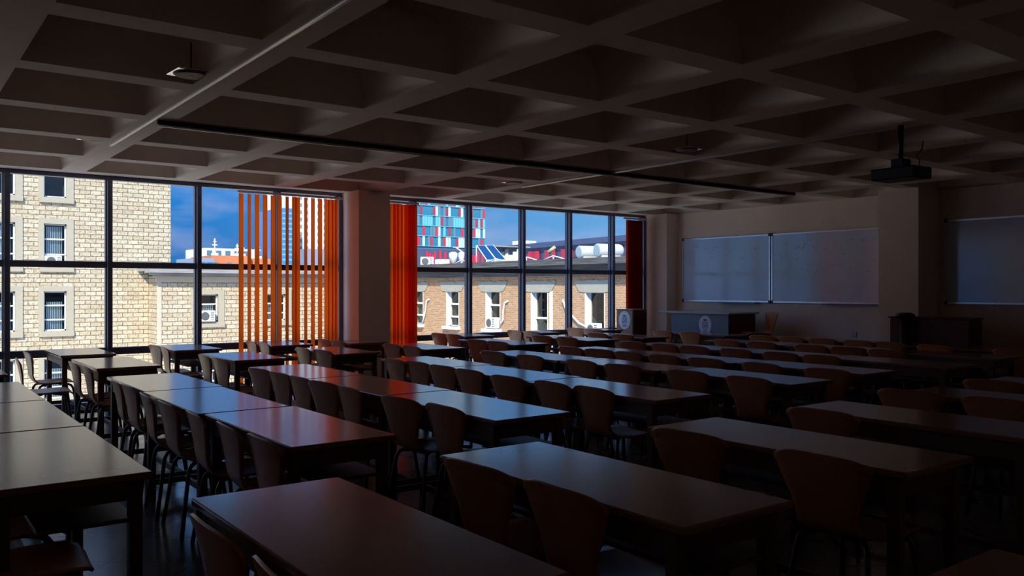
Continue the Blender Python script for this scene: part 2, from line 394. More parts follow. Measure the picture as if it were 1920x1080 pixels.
# ------------------------------------------------------------------ tables
def make_table():
    L = 1.30
    r = thing('long_table', 'x', 'table', group='long classroom tables')
    obj('tabletop', bevel(bxm(-.275, .28, -L/2, L/2, .722, .75), .006, 2), M['top'], r)
    bm = bmesh.new()
    for q in ((-.25,-.23,-L/2+.05,L/2-.05),(.23,.25,-L/2+.05,L/2-.05),(-.25,.25,-L/2+.05,-L/2+.07),(-.25,.25,L/2-.07,L/2-.05)): box(bm, *q, .635, .722)
    obj('apron', bm, M['wood_edge'], r)
    obj('shelf', bevel(bxm(-.12, .235, -L/2+.06, L/2-.06, .545, .563), .003, 1), M['wood_edge'], r)
    for sx in (-1, 1):
        for sy in (-1, 1):
            obj('leg', bevel(bxm(sx*.23-.025, sx*.23+.025, sy*(L/2-.07)-.025, sy*(L/2-.07)+.025, 0, .722), .004, 1), M['wood_edge'], r)
    bm = bmesh.new(); box(bm, -.205, .205, -L/2+.06, -L/2+.08, .10, .14); box(bm, -.205, .205, L/2-.08, L/2-.06, .10, .14); box(bm, -.012, .012, -L/2+.08, L/2-.08, .10, .14)
    obj('foot_rail', bm, M['wood_edge'], r)
    return r
ROWN = {'L': 'leftmost table row', 'W': 'second table row from the left', 'M': 'third table row from the left',
        'N': 'fourth table row, just left of the pillar', 'P': 'fifth table row, starting at the pillar', 'Q': 'sixth table row, mid-room',
        'R': 'seventh table row, right of mid-room', 'S': 'eighth table row, second from the whiteboards', 'T': 'last table row under the whiteboards'}
TB = {
 'L': [(.87,8.22,9.52),(.87,6.22,7.55),(.87,4.93,6.20),(.87,3.53,4.91)],
 'W': [(2.12,10.16,11.30),(2.13,8.33,9.60),(2.05,6.29,7.52),(2.03,4.98,6.27),(2.06,3.68,4.96)],
 'M': [(3.31,10.2,11.28),(3.41,8.42,9.55),(3.28,6.39,7.65),(3.28,5.08,6.37),(3.26,3.74,5.06)],
 'N': [(4.51,10.28,11.25),(4.57,8.55,9.70),(4.70,6.53,7.75),(4.62,5.17,6.51),(4.57,3.78,5.15)],
 'P': [(5.5,10.08,10.80),(5.73,8.55,9.67),(6.0,6.47,7.84),(6.02,5.14,6.45),(6.06,3.79,5.12)],
 'Q': [(7.60,10.5,11.25),(7.07,8.56,9.93),(7.16,6.50,7.75),(7.16,5.22,6.48),(7.20,3.88,5.20)],
 'R': [(9.02,10.62,11.25),(8.40,8.62,10.05),(8.42,6.42,7.85),(8.42,5.09,6.40),(8.42,3.75,5.07)],
 'S': [(10.42,10.58,11.25),(9.50,8.66,10.0),(9.76,6.50,7.75),(9.76,5.2,6.48),(9.76,3.9,5.18)],
 'T': [(10.88,8.3,9.85),(10.98,6.55,7.85),(10.98,5.25,6.53),(10.98,3.95,5.23)],
 'F': [(1.42,1.63,3.00),(2.51,1.72,3.12),(3.79,1.70,3.10),(4.98,1.70,3.08),(6.28,1.70,3.08),(7.45,1.70,3.08),(2.50,-.30,1.07)],
}
NTH = ['first', 'second', 'third', 'fourth', 'fifth', 'sixth', 'seventh', 'eighth', 'ninth', 'tenth', 'eleventh', 'twelfth']
FT = ['long table at the bottom centre, nearest to the camera', 'long blue-grey table in the front, second from bottom with two chairs at it', 'reddish long table in the dark right foreground, with one large chair',
      'long table behind the front right table, two thirds across', 'dark long table at the right edge in the front section', 'dark long table furthest right in the front section', 'table corner showing in the very bottom right corner']
table0 = make_table(); used = [False]
def place_table(xr, y0, y1, label):
    loc = (xr-.28, (y0+y1)/2, 0); sy = (y1-y0)/1.30
    if not used[0]:
        used[0] = True; table0.location = loc; table0.scale = (1, sy, 1); table0['label'] = label; return table0
    return dup(table0, loc, 0, label, sy)
for k, lst in TB.items():
    for i, (xr, y0, y1) in enumerate(lst):
        lab = FT[i] if k == 'F' else 'long table, %s from windows, %s' % (NTH[i], ROWN[k])
        place_table(xr, y0, y1, lab)

# ------------------------------------------------------------------ chairs
def interp(tbl, s):
    for a, b in zip(tbl, tbl[1:]):
        if s <= b[0]:
            u = (s-a[0])/(b[0]-a[0]); u = u*u*(3-2*u) if len(a) == 2 else u
            return [p+(q-p)*u for p, q in zip(a[1:], b[1:])]
    return list(tbl[-1][1:])
PROF = [(.225,.418),(.205,.436),(.16,.446),(.08,.445),(0,.44),(-.08,.438),(-.14,.443),(-.18,.462),(-.203,.495),(-.216,.54),(-.226,.60),(-.237,.66),(-.25,.72),(-.262,.765),(-.27,.79)]
HW = [(0,.13),(.03,.175),(.08,.20),(.3,.213),(.44,.205),(.52,.175),(.58,.148),(.64,.142),(.72,.160),(.80,.190),(.88,.216),(.93,.230),(.955,.234),(.975,.228),(.99,.213),(1,.194)]
def make_chair():
    r = thing('plywood_chair', 'x', 'chair', group='plywood shell chairs in the classroom')
    pts = [Vector((a, 0, b)) for a, b in PROF]; ln = [0]
    for a, b in zip(pts, pts[1:]): ln.append(ln[-1]+(b-a).length)
    tot = ln[-1]; N = 34; K = 10; rows = []; bm = bmesh.new()
    for i in range(N+1):
        s = (i/24)*.93 if i <= 24 else .93+.07*(1-(1-(i-24)/10)**1.6)
        d = s*tot; j = max(k for k in range(len(ln)) if ln[k] <= d+1e-9); j = min(j, len(pts)-2)
        u = (d-ln[j])/(ln[j+1]-ln[j]); p = pts[j].lerp(pts[j+1], u)
        w = interp(HW, s)[0]; row = []
        for k in range(K+1):
            v = 2*k/K-1; y = v*w
            back = max(0, min(1, (s-.55)/.2)); q = y*y
            row.append(bm.verts.new((p.x + back*q*.45, y, p.z + (1-back)*q*.35 - (.012*v**4 if s > .95 else 0))))
        rows.append(row)
    for a, b in zip(rows, rows[1:]):
        for k in range(K):
            f = bm.faces.new((a[k], a[k+1], b[k+1], b[k])); f.smooth = True
    bmesh.ops.recalc_face_normals(bm, faces=bm.faces[:])
    bmesh.ops.solidify(bm, geom=bm.faces[:], thickness=.011)
    obj('shell', bm, M['ply'], r)
    bm = bmesh.new(); tube(bm, [(.10,-.10,.425),(.10,.10,.425)], .010, 8); tube(bm, [(-.10,-.10,.42),(-.10,.10,.42)], .010, 8); box(bm, -.11, .11, -.05, .05, .418, .432)
    obj('under_frame', bm, M['steel'], r)
    for sx in (-1, 1):
        for sy in (-1, 1):
            path = [(sx*.05,sy*.05,.423),(sx*.12,sy*.12,.422),(sx*.148,sy*.148,.412),(sx*.164,sy*.163,.388),(sx*.172,sy*.17,.35),(sx*.195,sy*.19,.18),(sx*.22,sy*.212,.0)]
            bm = bmesh.new(); tube(bm, path, .0125, 10); obj('leg', bm, M['steel'], r)
    return r
chair0 = make_chair(); cused = [False]
def place_chair(xb, y, label, rz=None, z=0):
    if rz is None: rz = math.radians(random.uniform(-5, 5))
    loc = (xb+.27*math.cos(rz), y+.27*math.sin(rz), z)
    if not cused[0]:
        cused[0] = True; chair0.location = loc; chair0.rotation_euler = (0, 0, rz); chair0['label'] = label; return chair0
    return dup(chair0, loc, rz, label)
CH = {
 'L': [(.16,4.20),(.16,3.62)],
 'W': [(1.33,10.99),(1.14,10.1),(1.50,9.15),(1.52,8.62),(1.47,7.15),(1.47,6.74),(1.44,6.10),(1.44,5.58),(1.45,5.02),(1.46,4.48),(1.47,3.99)],
 'M': [(2.72,11.02),(2.72,10.58),(2.74,9.10),(2.74,8.58),(2.67,7.28),(2.68,6.84),(2.68,6.41),(2.68,5.97),(2.68,5.54),(2.69,4.81),(2.72,4.32)],
 'N': [(3.93,11.0),(3.93,10.54),(3.98,9.42),(4.02,8.95),(4.08,7.38),(4.10,6.97),(4.08,6.49),(4.06,6.03),(4.01,5.41),(4.03,4.88),(4.04,4.43)],
 'P': [(4.87,10.77),(4.87,10.36),(5.14,9.37),(5.14,8.87),(5.43,7.58),(5.43,6.92),(5.46,6.15),(5.44,5.56),(5.47,4.81),(5.47,4.18)],
 'Q': [(6.93,11.1),(6.93,10.68),(6.48,9.4),(6.48,8.94),(6.57,7.58),(6.58,7.10),(6.56,6.61),(6.56,6.08),(6.58,5.54),(6.58,4.88),(6.56,4.18)],
 'R': [(8.4,11.1),(8.4,10.66),(7.8,9.65),(7.82,9.10),(7.84,7.81),(7.84,7.26),(7.84,6.78),(7.84,6.16),(7.84,5.56),(7.82,5.05)],
 'S': [(9.75,11.1),(9.75,10.66),(8.92,9.65),(8.92,9.09),(9.15,7.34),(9.15,6.78),(9.15,6.05),(9.17,5.56),(9.15,5.07)],
 'T': [(10.25,9.52),(10.25,8.93),(10.4,7.68),(10.4,7.19),(10.4,6.69),(10.4,6.16),(10.4,5.73),(10.35,5.12),(10.4,4.23)],
}
SIDE = {k: v for k, v in ROWN.items()}
for k, lst in CH.items():
    for i, (x, y) in enumerate(lst):
        f = (x-.065)/x if k != 'L' else 1
        place_chair(x*f, y*f, 'plywood chair, %s from windows, %s' % (NTH[i], ROWN[k].replace('table row', 'row')))
for x, y, a, lab in ((.765,2.50,0,'large plywood chair cut by the bottom edge, at the nearest table'),
                  (.765,1.98,-3,'plywood chair showing only its curved top edge at the bottom edge of the view'),
                  (1.87,2.74,2,'left one of the two big chairs pushed against the front blue-grey table'),
                  (1.885,2.24,-2,'right one of the two big chairs pushed against the front blue-grey table'),
                  (3.11,2.74,3,'dark chair at the left end of the reddish right foreground table'),
                  (3.12,2.03,-2,'large wide-backed chair in front of the reddish right foreground table'),
                  (4.28,2.77,0,'dark chair at the left end of the table behind the right foreground table'),
                  (5.58,2.93,2,'barely visible chair left end of the table at the right edge'),
                  (5.62,2.39,-3,'barely visible chair cut by the right edge, further forward'),
                  (6.70,2.87,0,'barely visible chair at the furthest right front table')):
    place_chair(x, y, lab, math.radians(a))

# ------------------------------------------------------------------ front of the room
tag(obj('platform', bxm(11.07, 12.09, 2.5, 11.38, 0, .30), M['plat']), 'low dark teaching platform along the whiteboard wall', 'platform', kind='structure')
def text_mesh(name, s, size, m, parent, loc, ext=.001):
    c = bpy.data.curves.new(name, 'FONT'); c.body = s; c.size = size; c.align_x = 'CENTER'; c.align_y = 'CENTER'; c.extrude = ext
    o = bpy.data.objects.new(name, c); C.objects.link(o)
    dg = bpy.context.evaluated_depsgraph_get(); me = bpy.data.meshes.new_from_object(o.evaluated_get(dg))
    bpy.data.objects.remove(o); me.materials.clear(); me.materials.append(m)
    q = bpy.data.objects.new(name, me); C.objects.link(q); q.parent = parent; q.location = loc
    q.rotation_euler = (math.radians(90), 0, math.radians(-90))
    return q
def badge(parent, x, y, z, ry, rz_):
    bm = bmesh.new(); n = 40
    a = [bm.verts.new((x, y+ry*math.cos(2*math.pi*k/n), z+rz_*math.sin(2*math.pi*k/n))) for k in range(n)]
    b = [bm.verts.new((x-.004, v.co.y, v.co.z)) for v in a]
    bm.faces.new(a); bm.faces.new(b)
    for k in range(n): bm.faces.new((a[k], a[(k+1)%n], b[(k+1)%n], b[k]))
    o = obj('round_badge', bm, M['badge'], parent); o['label'] = 'pale oval badge with a dark crest'
    # crest: shield outline, letters, small caption lines
    bm = bmesh.new(); xf = x-.0055
    sh = [(-.055,.045),(.055,.045),(.055,-.035),(.03,-.065),(0,-.08),(-.03,-.065),(-.055,-.035)]
    for k in range(len(sh)):
        p, q = sh[k], sh[(k+1) % len(sh)]
        d = Vector((q[0]-p[0], q[1]-p[1])).normalized()*.004; nx, ny = -d.y, d.x
        quad(bm, [(xf, y+p[0]+nx, z+p[1]+ny), (xf, y+q[0]+nx, z+q[1]+ny), (xf, y+q[0]-nx, z+q[1]-ny), (xf, y+p[0]-nx, z+p[1]-ny)])
    for dy in (-.03, 0, .03): quad(bm, [(xf, y+dy-.006, z+.0), (xf, y+dy+.006, z+.0), (xf, y+dy+.006, z+.035), (xf, y+dy-.006, z+.035)])
    quad(bm, [(xf, y-.04, z+.068), (xf, y+.04, z+.068), (xf, y+.034, z+.092), (xf, y-.034, z+.092)])
    for zz, w in ((-.10,.06),(-.115,.045)): quad(bm, [(xf, y-w, z+zz-.003), (xf, y+w, z+zz-.003), (xf, y+w, z+zz+.003), (xf, y-w, z+zz+.003)])
    obj('crest', bm, M['ink'], o)
    text_mesh('letters', 'UPT', .055, M['ink'], o, (x-.006, y, z-.03))
t = thing('teacher_desk', 'long teacher desk with pale top and badged grey front, on the platform', 'desk', (11.1, 9.3, .30))
obj('desk_top', bevel(bxm(-.06, .74, -.52, 1.05, .745, .775), .004, 1), M['desktop'], t)
obj('front_panel', bxm(0, .02, -.46, .78, .36, .745), M['desk'], t)
obj('plinth', bxm(.05, .62, -.44, .76, 0, .36), M['darkwood'], t)
obj('side_panel', bxm(.02, .68, -.48, -.45, 0, .745), M['darkwood'], t)
obj('side_panel', bxm(.02, .68, .76, .79, 0, .745), M['darkwood'], t)
badge(t, -.001, .02, .56, .135, .155)
t = thing('lectern', 'brown box lectern with a pale oval badge beside the dimmed blind', 'lectern', (10.73, 10.86, 0))
obj('body', bevel(bxm(.0, .34, -.2, .21, 0, 1.08), .005, 1), [M['brownwood']], t)
obj('side_panel', bxm(.01, .34, -.215, -.201, 0.02, 1.07), M['darkwood'], t)
obj('top', bevel(bxm(-.01, .35, -.21, .22, 1.08, 1.10), .004, 1), M['brownwood'], t)
badge(t, -.001, .0, .90, .15, .165)
place_chair(11.72, 8.42, 'single chair standing on the platform against the wall beside the teacher desk', math.radians(150), .30)
t = thing('cabinet_desk', 'dark wooden cabinet desk in front of the pale pillar on the right', 'desk', (11.12, 5.55, .30))
obj('body', bevel(bxm(0, .36, -.5, .55, 0, .77), .006, 1), M['darkwood'], t)
obj('desk_top', bevel(bxm(-.02, .37, -.52, .57, .77, .79), .004, 1), M['darkwood'], t)
t = thing('black_stand', 'black stand with a flared top in front of the dark cabinet desk', 'stand', (11.02, 5.83, 0))
bm = bmesh.new(); tube(bm, [(0,0,0),(0,0,1.06)], .075, 8); obj('post', bm, M['black'], t)
bm = bmesh.new(); tube(bm, [(0,0,1.06),(0,0,1.10),(0,0,1.13),(0,0,1.15)], [.08,.13,.12,.07], 8); obj('head', bm, M['black'], t)

def board(y0, y1, z0, z1, label, marks):
    r = thing('whiteboard', label, 'whiteboard', (12.095, (y0+y1)/2, (z0+z1)/2), group='whiteboards on the right wall')
    h, v = (y1-y0)/2, (z1-z0)/2
    obj('writing_surface', bxm(-.018, -.001, -h, h, -v, v), M['board'], r)
    bm = bmesh.new(); box(bm, -.028, 0, -h, h, v-.012, v+.012); box(bm, -.028, 0, -h, h, -v-.012, -v+.012); box(bm, -.028, 0, -h-.012, -h+.012, -v, v); box(bm, -.028, 0, h-.012, h+.012, -v, v)
    obj('frame', bm, M['boardf'], r)
    for sy in (-1, 1):
        for sz in (-1, 1): obj('corner_cap', bevel(bxm(-.032, 0, sy*h-.025, sy*h+.025, sz*v-.025, sz*v+.025), .006, 1), M['black'], r)
    if marks: obj('pen_tray', bxm(-.09, -.02, -h*.75, h*.1, -v-.03, -v-.012), M['alu'], r)
    if marks:
        bm = bmesh.new()
        rr = random.Random(marks)
        for _ in range(26):
            y, z = rr.uniform(-h*.85, h*.85), rr.uniform(-v*.2, v*.75); a = rr.uniform(-.6, .6); L = rr.uniform(.02, .09)
            p = [(-.0195, y, z), (-.0195, y+L*math.cos(a), z+L*math.sin(a)), (-.0195, y+L*math.cos(a)+.01, z+L*math.sin(a)+.012), (-.0195, y+.01, z+.012)]
            quad(bm, p)
        s = obj('marker_smudge', bm, mat('faint marker', (.42, .47, .55), .5), r)
    return r
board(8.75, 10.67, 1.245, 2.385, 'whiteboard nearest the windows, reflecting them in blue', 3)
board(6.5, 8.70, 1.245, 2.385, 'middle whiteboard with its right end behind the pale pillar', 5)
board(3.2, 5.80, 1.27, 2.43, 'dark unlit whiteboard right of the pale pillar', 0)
tag(obj('wall_socket', bevel(bxm(12.085, 12.1, 7.17, 7.25, .72, .80), .004, 1), M['socket']), 'small pale socket low on the whiteboard wall', 'socket')

# ------------------------------------------------------------------ outside
GZ = -9.0
struct('ground', bxm(-150, 400, 11.8, 420, GZ-1, GZ), M['ground'], 'courtyard ground far below the windows', 'ground')
def wall_x(bm, y, x0, x1, z0, z1, holes, dep):      # facade facing -Y
    xs = sorted({x0, x1, *[h[0] for h in holes], *[h[1] for h in holes]}); zs = sorted({z0, z1, *[h[2] for h in holes], *[h[3] for h in holes]})
    for a, b in zip(xs, xs[1:]):
        for c, d in zip(zs, zs[1:]):
            mx, mz = (a+b)/2, (c+d)/2
            if any(h[0] < mx < h[1] and h[2] < mz < h[3] for h in holes): continue
            quad(bm, [(a,y,c),(b,y,c),(b,y,d),(a,y,d)])
    for a, b, c, d in holes:
        for p, q in (((a,c),(b,c)),((b,c),(b,d)),((b,d),(a,d)),((a,d),(a,c))): quad(bm, [(p[0],y,p[1]),(q[0],y,q[1]),(q[0],y+dep,q[1]),(p[0],y+dep,p[1])])
def swap(bm):      # (x,y) -> (y,x): turns a -Y facade into a -X facade
    for v in bm.verts: v.co = Vector((v.co.y, v.co.x, v.co.z))
    return bm
def stone_window(parent, x, z0, z1, w, y, style):
    h = w/2
    bm = bmesh.new(); e = .27
    box(bm, x-h-e*.75, x-h, y-.05, y+.02, z0-.1, z1+.22); box(bm, x+h, x+h+e, y-.05, y+.02, z0-.1, z1+.22)
    box(bm, x-h, x+h, y-.05, y+.02, z1, z1+.22)
    s = obj('window_surround', bm, M['stoneframe'], parent)
    obj('sill', bxm(x-h-e*.6, x+h+e, y-.12, y+.16, z0-.24, z0-.02), M['stoneframe'], s)
    bm = bmesh.new(); f = .055; yy = y+.14
    box(bm, x-h, x-h+f, yy, yy+.05, z0, z1); box(bm, x+h-f, x+h, yy, yy+.05, z0, z1)
    box(bm, x-h, x+h, yy, yy+.05, z0-.02, z0+f); box(bm, x-h, x+h, yy, yy+.05, z1-f, z1)
    for q in ((.28, .64) if style != 2 else (.55,)): box(bm, x-h, x+h, yy-.02, yy+.05, z0+(z1-z0)*q-.03, z0+(z1-z0)*q+.03)
    obj('window_frame', bm, M['white'], s)
    bm = bmesh.new(); quad(bm, [(x-h,yy+.03,z0),(x+h,yy+.03,z0),(x+h,yy+.03,z1),(x-h,yy+.03,z1)]); obj('pane', bm, M['xglass'], s)
    bm = bmesh.new(); box(bm, x-h-.3, x+h+.3, yy+.9, yy+.95, z0-.3, z1+.3); box(bm, x-h-.3, x+h+.3, yy+.06, yy+.95, z1+.3, z1+.35); box(bm, x-h-.3, x+h+.3, yy+.06, yy+.95, z0-.35, z0-.3)
    box(bm, x-h-.35, x-h-.3, yy+.06, yy+.95, z0-.3, z1+.3); box(bm, x+h+.3, x+h+.35, yy+.06, yy+.95, z0-.3, z1+.3)
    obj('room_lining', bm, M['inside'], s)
    if style != 2:
        bm = bmesh.new(); n = 9; top = z1-(.1 if style == 0 else .45)
        for k in range(n):
            a = x-h+.14+k*(w-.25)/n; quad(bm, [(a,yy+.12,z0+.02),(a+(w-.25)/n*.72,yy+.16,z0+.02),(a+(w-.25)/n*.72,yy+.16,top),(a,yy+.12,top)])
        obj('window_blind', bm, M['curtain'], s)
    return s
# tall cream stone block
bd = thing('stone_building', 'tall cream stone building with rows of windows, far left', 'building', (5, 40, GZ))
bd_off = Vector((5, 40, GZ))
def shift(bm): 
    for v in bm.verts: v.co -= bd_off
    return bm
cols = [2.45, 4.06, 5.95]; cols = [.55, 2.25-.0, 4.05, 5.95]
cols = [2.15, 4.05, 5.95]
rows_ = [(5.32,7.0),(2.40,4.19),(-.33,1.34),(-3.2,-1.50),(-6.0,-4.35)]
holes = [(c-.43, c+.43, a, b) for c in cols for a, b in rows_]
bm = bmesh.new(); wall_x(bm, 40, -12, 10.63, GZ, 12, holes, .2); quad(bm, [(10.63,40,GZ),(10.63,52,GZ),(10.63,52,12),(10.63,40,12)]); quad(bm, [(-12,40,12),(10.63,40,12),(10.63,52,12),(-12,52,12)]); quad(bm, [(-12,40,GZ),(-12,52,GZ),(-12,52,12),(-12,40,12)]); quad(bm, [(-12,52,GZ),(10.63,52,GZ),(10.63,52,12),(-12,52,12)])
obj('stone_wall', bm, M['stone'], bd).location = -bd_off
obj('added_dark_band', bxm(-12.3, 10.9, 39.6, 52, 7.9, 11.9), M['dim_band'], bd).location = -bd_off  # unseen dark band, added to dim the stone's reflection in the tabletops
for ci, c in enumerate(cols):
    for ri, (a, b) in enumerate(rows_):
        s = stone_window(bd, c, a, b, .86, 40, 2 if ri == 0 else (0 if ri == 1 else 1)); s.location = -bd_off
# lower wing with cornice
w_off = Vector((14, 38.5, GZ))
wg = thing('stone_building', 'lower cream stone wing with a grey cornice, in the middle of the left window', 'building', tuple(w_off))
wc = [11.80, 15.0, 18.2, 21.4]; wr = [(.0-.05, 1.2), (-3.1,-1.8), (-6.1,-4.8)]
holes = [(c-.5, c+.5, a, b) for c in wc for a, b in wr]
bm = bmesh.new(); wall_x(bm, 38.5, 9.68, 23.5, GZ, 2.0, holes, .2); quad(bm, [(9.68,38.5,GZ),(9.68,40,GZ),(9.68,40,2),(9.68,38.5,2)], 1); quad(bm, [(23.5,38.5,GZ),(23.5,50,GZ),(23.5,50,2),(23.5,38.5,2)], 1)
obj('stone_wall', bm, [M['stone'], M['stone_side']], wg).location = -w_off
for c in wc:
    for a, b in wr:
        s = stone_window(wg, c, a, b, 1.0, 38.5, 1); s.location = -w_off
bm = bmesh.new()
box(bm, 9.5, 23.7, 38.2, 38.6, 1.98, 2.04); box(bm, 9.35, 23.8, 38.0, 38.6, 2.04, 2.14); box(bm, 9.2, 23.9, 37.85, 38.7, 2.14, 2.22); box(bm, 9.2, 23.9, 37.85, 39.95, 2.22, 2.42); box(bm, 10.7, 23.9, 39.95, 50, 2.22, 2.42)
o = obj('cornice', bm, M['cornice'], wg); o.location = -w_off
o = obj('frieze', bxm(9.62, 23.6, 38.42, 38.6, 1.74, 1.98), M['stonepale'], wg); o.location = -w_off
bm = bmesh.new(); box(bm, 9.66, 9.84, 38.485, 38.52, GZ, 1.74); o = obj('corner_strip', bm, M['stonepale'], wg); o.location = -w_off

def ac(label, loc, rz, s=1.0):
    r = thing('air_conditioner', label, 'air conditioner', loc, rz, 'outdoor air conditioning units')
    obj('casing', bevel(bxm(-.37*s, .37*s, -.14*s, .14*s, 0, .52*s), .02*s, 2), M['white'], r)
    bm = bmesh.new(); tube(bm, [(-.1*s,-.155*s,.26*s),(-.1*s,-.14*s,.26*s)], [.19*s,.2*s], 24); obj('fan_grille', bm, M['grille'], r)
    bm = bmesh.new()
    for k in range(5): box(bm, .16*s, .32*s, -.148*s, -.14*s, (.1+.08*k)*s, (.13+.08*k)*s)
    obj('louvre', bm, M['grille'], r)
    return r
ac('white air conditioner in the lower part of a stone building window, just above the transom', (5.86, 39.93, 2.40), 0, .85)
ac('white air conditioner in the window of the lower stone wing', (11.75, 38.4, -.03), 0, .95)

# orange brick building, facade facing -X
b_off = Vector((18, 24, GZ))
bb = thing('brick_building', 'orange brick building with grey plaster lintels, seen through the right windows', 'building', tuple(b_off))
wys = [14.0, 16.8, 19.55, 22.33, 25.05, 27.76, 30.45, 33.1]
holes = [(c-.45, c+.45, -.02, 1.33) for c in wys]
bm = bmesh.new(); wall_x(bm, 18, 12.2, 35, GZ, 2.1, holes, .32); swap(bm)
quad(bm, [(18,35,GZ),(30,35,GZ),(30,35,2.1),(18,35,2.1)]); quad(bm, [(18,12.2,GZ),(30,12.2,GZ),(30,12.2,2.1),(18,12.2,2.1)])
obj('brick_wall', bm, M['brick'], bb).location = -b_off
rr = random.Random(4)
for i, c in enumerate(wys):
    z0, z1 = -.02, 1.33
    def fx(name, x0, x1, y0, y1, za, zb, m, p):
        o = obj(name, bxm(x0, x1, y0, y1, za, zb), M[m], p); return o
    bm = bmesh.new(); n = 14        # ragged lintel patch
    up = [(c-.92+1.84*k/n, 1.72+rr.uniform(-.03,.03)) for k in range(n+1)]
    lowp = [(c+.82, 1.5), (c+.72, 1.36), (c+.46, 1.34), (c-.46, 1.34), (c-.66, 1.37), (c-.8, 1.52)]
    poly = up + lowp
    a = [bm.verts.new((17.97, p[0], p[1])) for p in poly]; b = [bm.verts.new((18.02, p[0], p[1])) for p in poly]
    bm.faces.new(a); bm.faces.new(b)
    for k in range(len(a)): bm.faces.new((a[k], a[(k+1) % len(a)], b[(k+1) % len(a)], b[k]))
    lt = obj('lintel', bm, M['plaster'], bb); lt.location = -b_off
    bm = bmesh.new()      # plastered reveals
    box(bm, 17.99, 18.2, c+.42, c+.455, z0, z1+.03); box(bm, 17.99, 18.3, c-.475, c-.44, z0, z1+.03); box(bm, 17.99, 18.3, c-.475, c+.455, z1-.005, z1+.03)
    s = obj('reveal', bm, M['white'], bb); s.location = -b_off
    bm = bmesh.new(); f = .04; xx = 18.17
    box(bm, xx, xx+.05, c-.44, c-.44+f, z0, z1); box(bm, xx, xx+.05, c+.42-f, c+.42, z0, z1)
    box(bm, xx, xx+.05, c-.44, c+.42, z0, z0+f)
    for zz in ((.35, .85) if i not in (2, 3) else ((.45,) if i == 3 else ())): box(bm, xx-.02, xx+.05, c-.44, c+.42, zz-.035, zz+.035)
    obj('window_frame', bm, M['white'], s)
    bm = bmesh.new(); quad(bm, [(xx+.06,c-.44,z0),(xx+.06,c+.42,z0),(xx+.06,c+.42,z1),(xx+.06,c-.44,z1)]); obj('pane', bm, M['xglass'], s)
    bm = bmesh.new(); box(bm, 19.3, 19.35, c-.8, c+.8, z0-.3, z1+.3); box(bm, 18.03, 19.35, c+.75, c+.8, z0-.3, z1+.3); box(bm, 18.03, 19.35, c-.8, c-.75, z0-.3, z1+.3); box(bm, 18.03, 19.35, c-.8, c+.8, z1+.25, z1+.3); box(bm, 18.03, 19.35, c-.8, c+.8, z0-.3, z0-.25)
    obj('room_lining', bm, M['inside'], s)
    o = fx('sill', 17.82, 18.3, c-.55, c+.52, z0-.12, z0, 'white', bb); o.location = -b_off
    if i in (3,):
        o = fx('quoin_strip', 17.985, 18.01, c-.72, c-.56, GZ, z1+.05, 'white', bb); o.location = -b_off
bm = bmesh.new()
box(bm, 17.75, 18.1, 12.0, 35.2, 1.88, 2.10); box(bm, 17.6, 18.2, 12.0, 35.3, 2.10, 2.22); box(bm, 17.45, 18.4, 11.9, 35.3, 2.22, 2.34); box(bm, 17.5, 30, 12.0, 35.2, 2.30, 2.42)
o = obj('cornice', bm, M['roofc'], bb); o.location = -b_off
RZ = 2.42
# things on and at the brick building
ac('white air conditioner on the sill of a brick building window', (17.93, 24.98, .0), math.radians(-90), .78)
ac('large white air conditioner on the brick roof, behind the orange blind edge', (18.75, 30.9, RZ), math.radians(-40), .75)
ac('white air conditioner under the large open window of the brick building', (17.93, 19.5, .0), math.radians(-90), .72)
tag(obj('rooftop_box', bevel(bxm(19.0, 19.45, 30.2, 30.7, RZ, RZ+.28), .02, 1), M['white']), 'small low white box on the brick roof beside the large air conditioner', 'box')
def pipe(label, pts, grp='white pipes on the brick wall'):
    bm = bmesh.new(); tube(bm, pts, .035, 8); tag(obj('white_pipe', bm, M['whitepipe']), label, 'pipe', grp)
pipe('curved white pipe right of the leftmost visible brick window', [(17.95,29.45,1.02),(17.93,29.6,.95),(17.93,29.68,.6),(17.93,29.8,.3),(17.93,29.95,-.0)])
pipe('curved white pipe rising from the air conditioner on the brick sill', [(17.95,24.05,1.02),(17.92,24.2,.95),(17.92,24.3,.6),(17.92,24.3,.35),(17.92,24.5,.12)])
pipe('diagonal white pipe leading to the large open brick window', [(17.92,21.0,1.1),(17.92,20.85,.8),(17.92,20.2,.35),(17.92,19.75,.22),(17.92,19.2,.2)])
t = thing('solar_water_heater', 'blue twin-panel solar water heater on the brick roof', 'solar panel', (19.1, 26.9, RZ))
A, B, Cc, D = [Vector(v)-Vector((19.1,26.9,RZ)) for v in ((19.43,28.18,3.22),(19.81,27.52,3.22),(19.46,26.16,2.56),(18.95,26.79,2.56))]
nrm = (B-A).cross(D-A).normalized()
if nrm.z < 0: nrm = -nrm
def slab(p, th, off=0):
    bm = bmesh.new(); a = [bm.verts.new(v+nrm*off) for v in p]; b = [bm.verts.new(v+nrm*(off-th)) for v in p]
    bm.faces.new(a); bm.faces.new(b)
    for k in range(4): bm.faces.new((a[k], a[(k+1)%4], b[(k+1)%4], b[k]))
    return bm
obj('frame', slab([A, B, Cc, D], .05), M['white'], t)
for u0, u1 in ((.05,.47),(.55,.96)):
    obj('solar_panel', slab([A.lerp(B,u0).lerp(D.lerp(Cc,u0),.03), A.lerp(B,u1).lerp(D.lerp(Cc,u1),.03), A.lerp(B,u1).lerp(D.lerp(Cc,u1),.96), A.lerp(B,u0).lerp(D.lerp(Cc,u0),.96)], .01, .012), M['solar'], t)
bm = bmesh.new()
for p in (A, B): tube(bm, [p, (p.x, p.y, 0)], .02, 6)
tube(bm, [D, (D.x, D.y, 0)], .02, 6); tube(bm, [Cc, (Cc.x, Cc.y, 0)], .02, 6); obj('support', bm, M['white'], t)
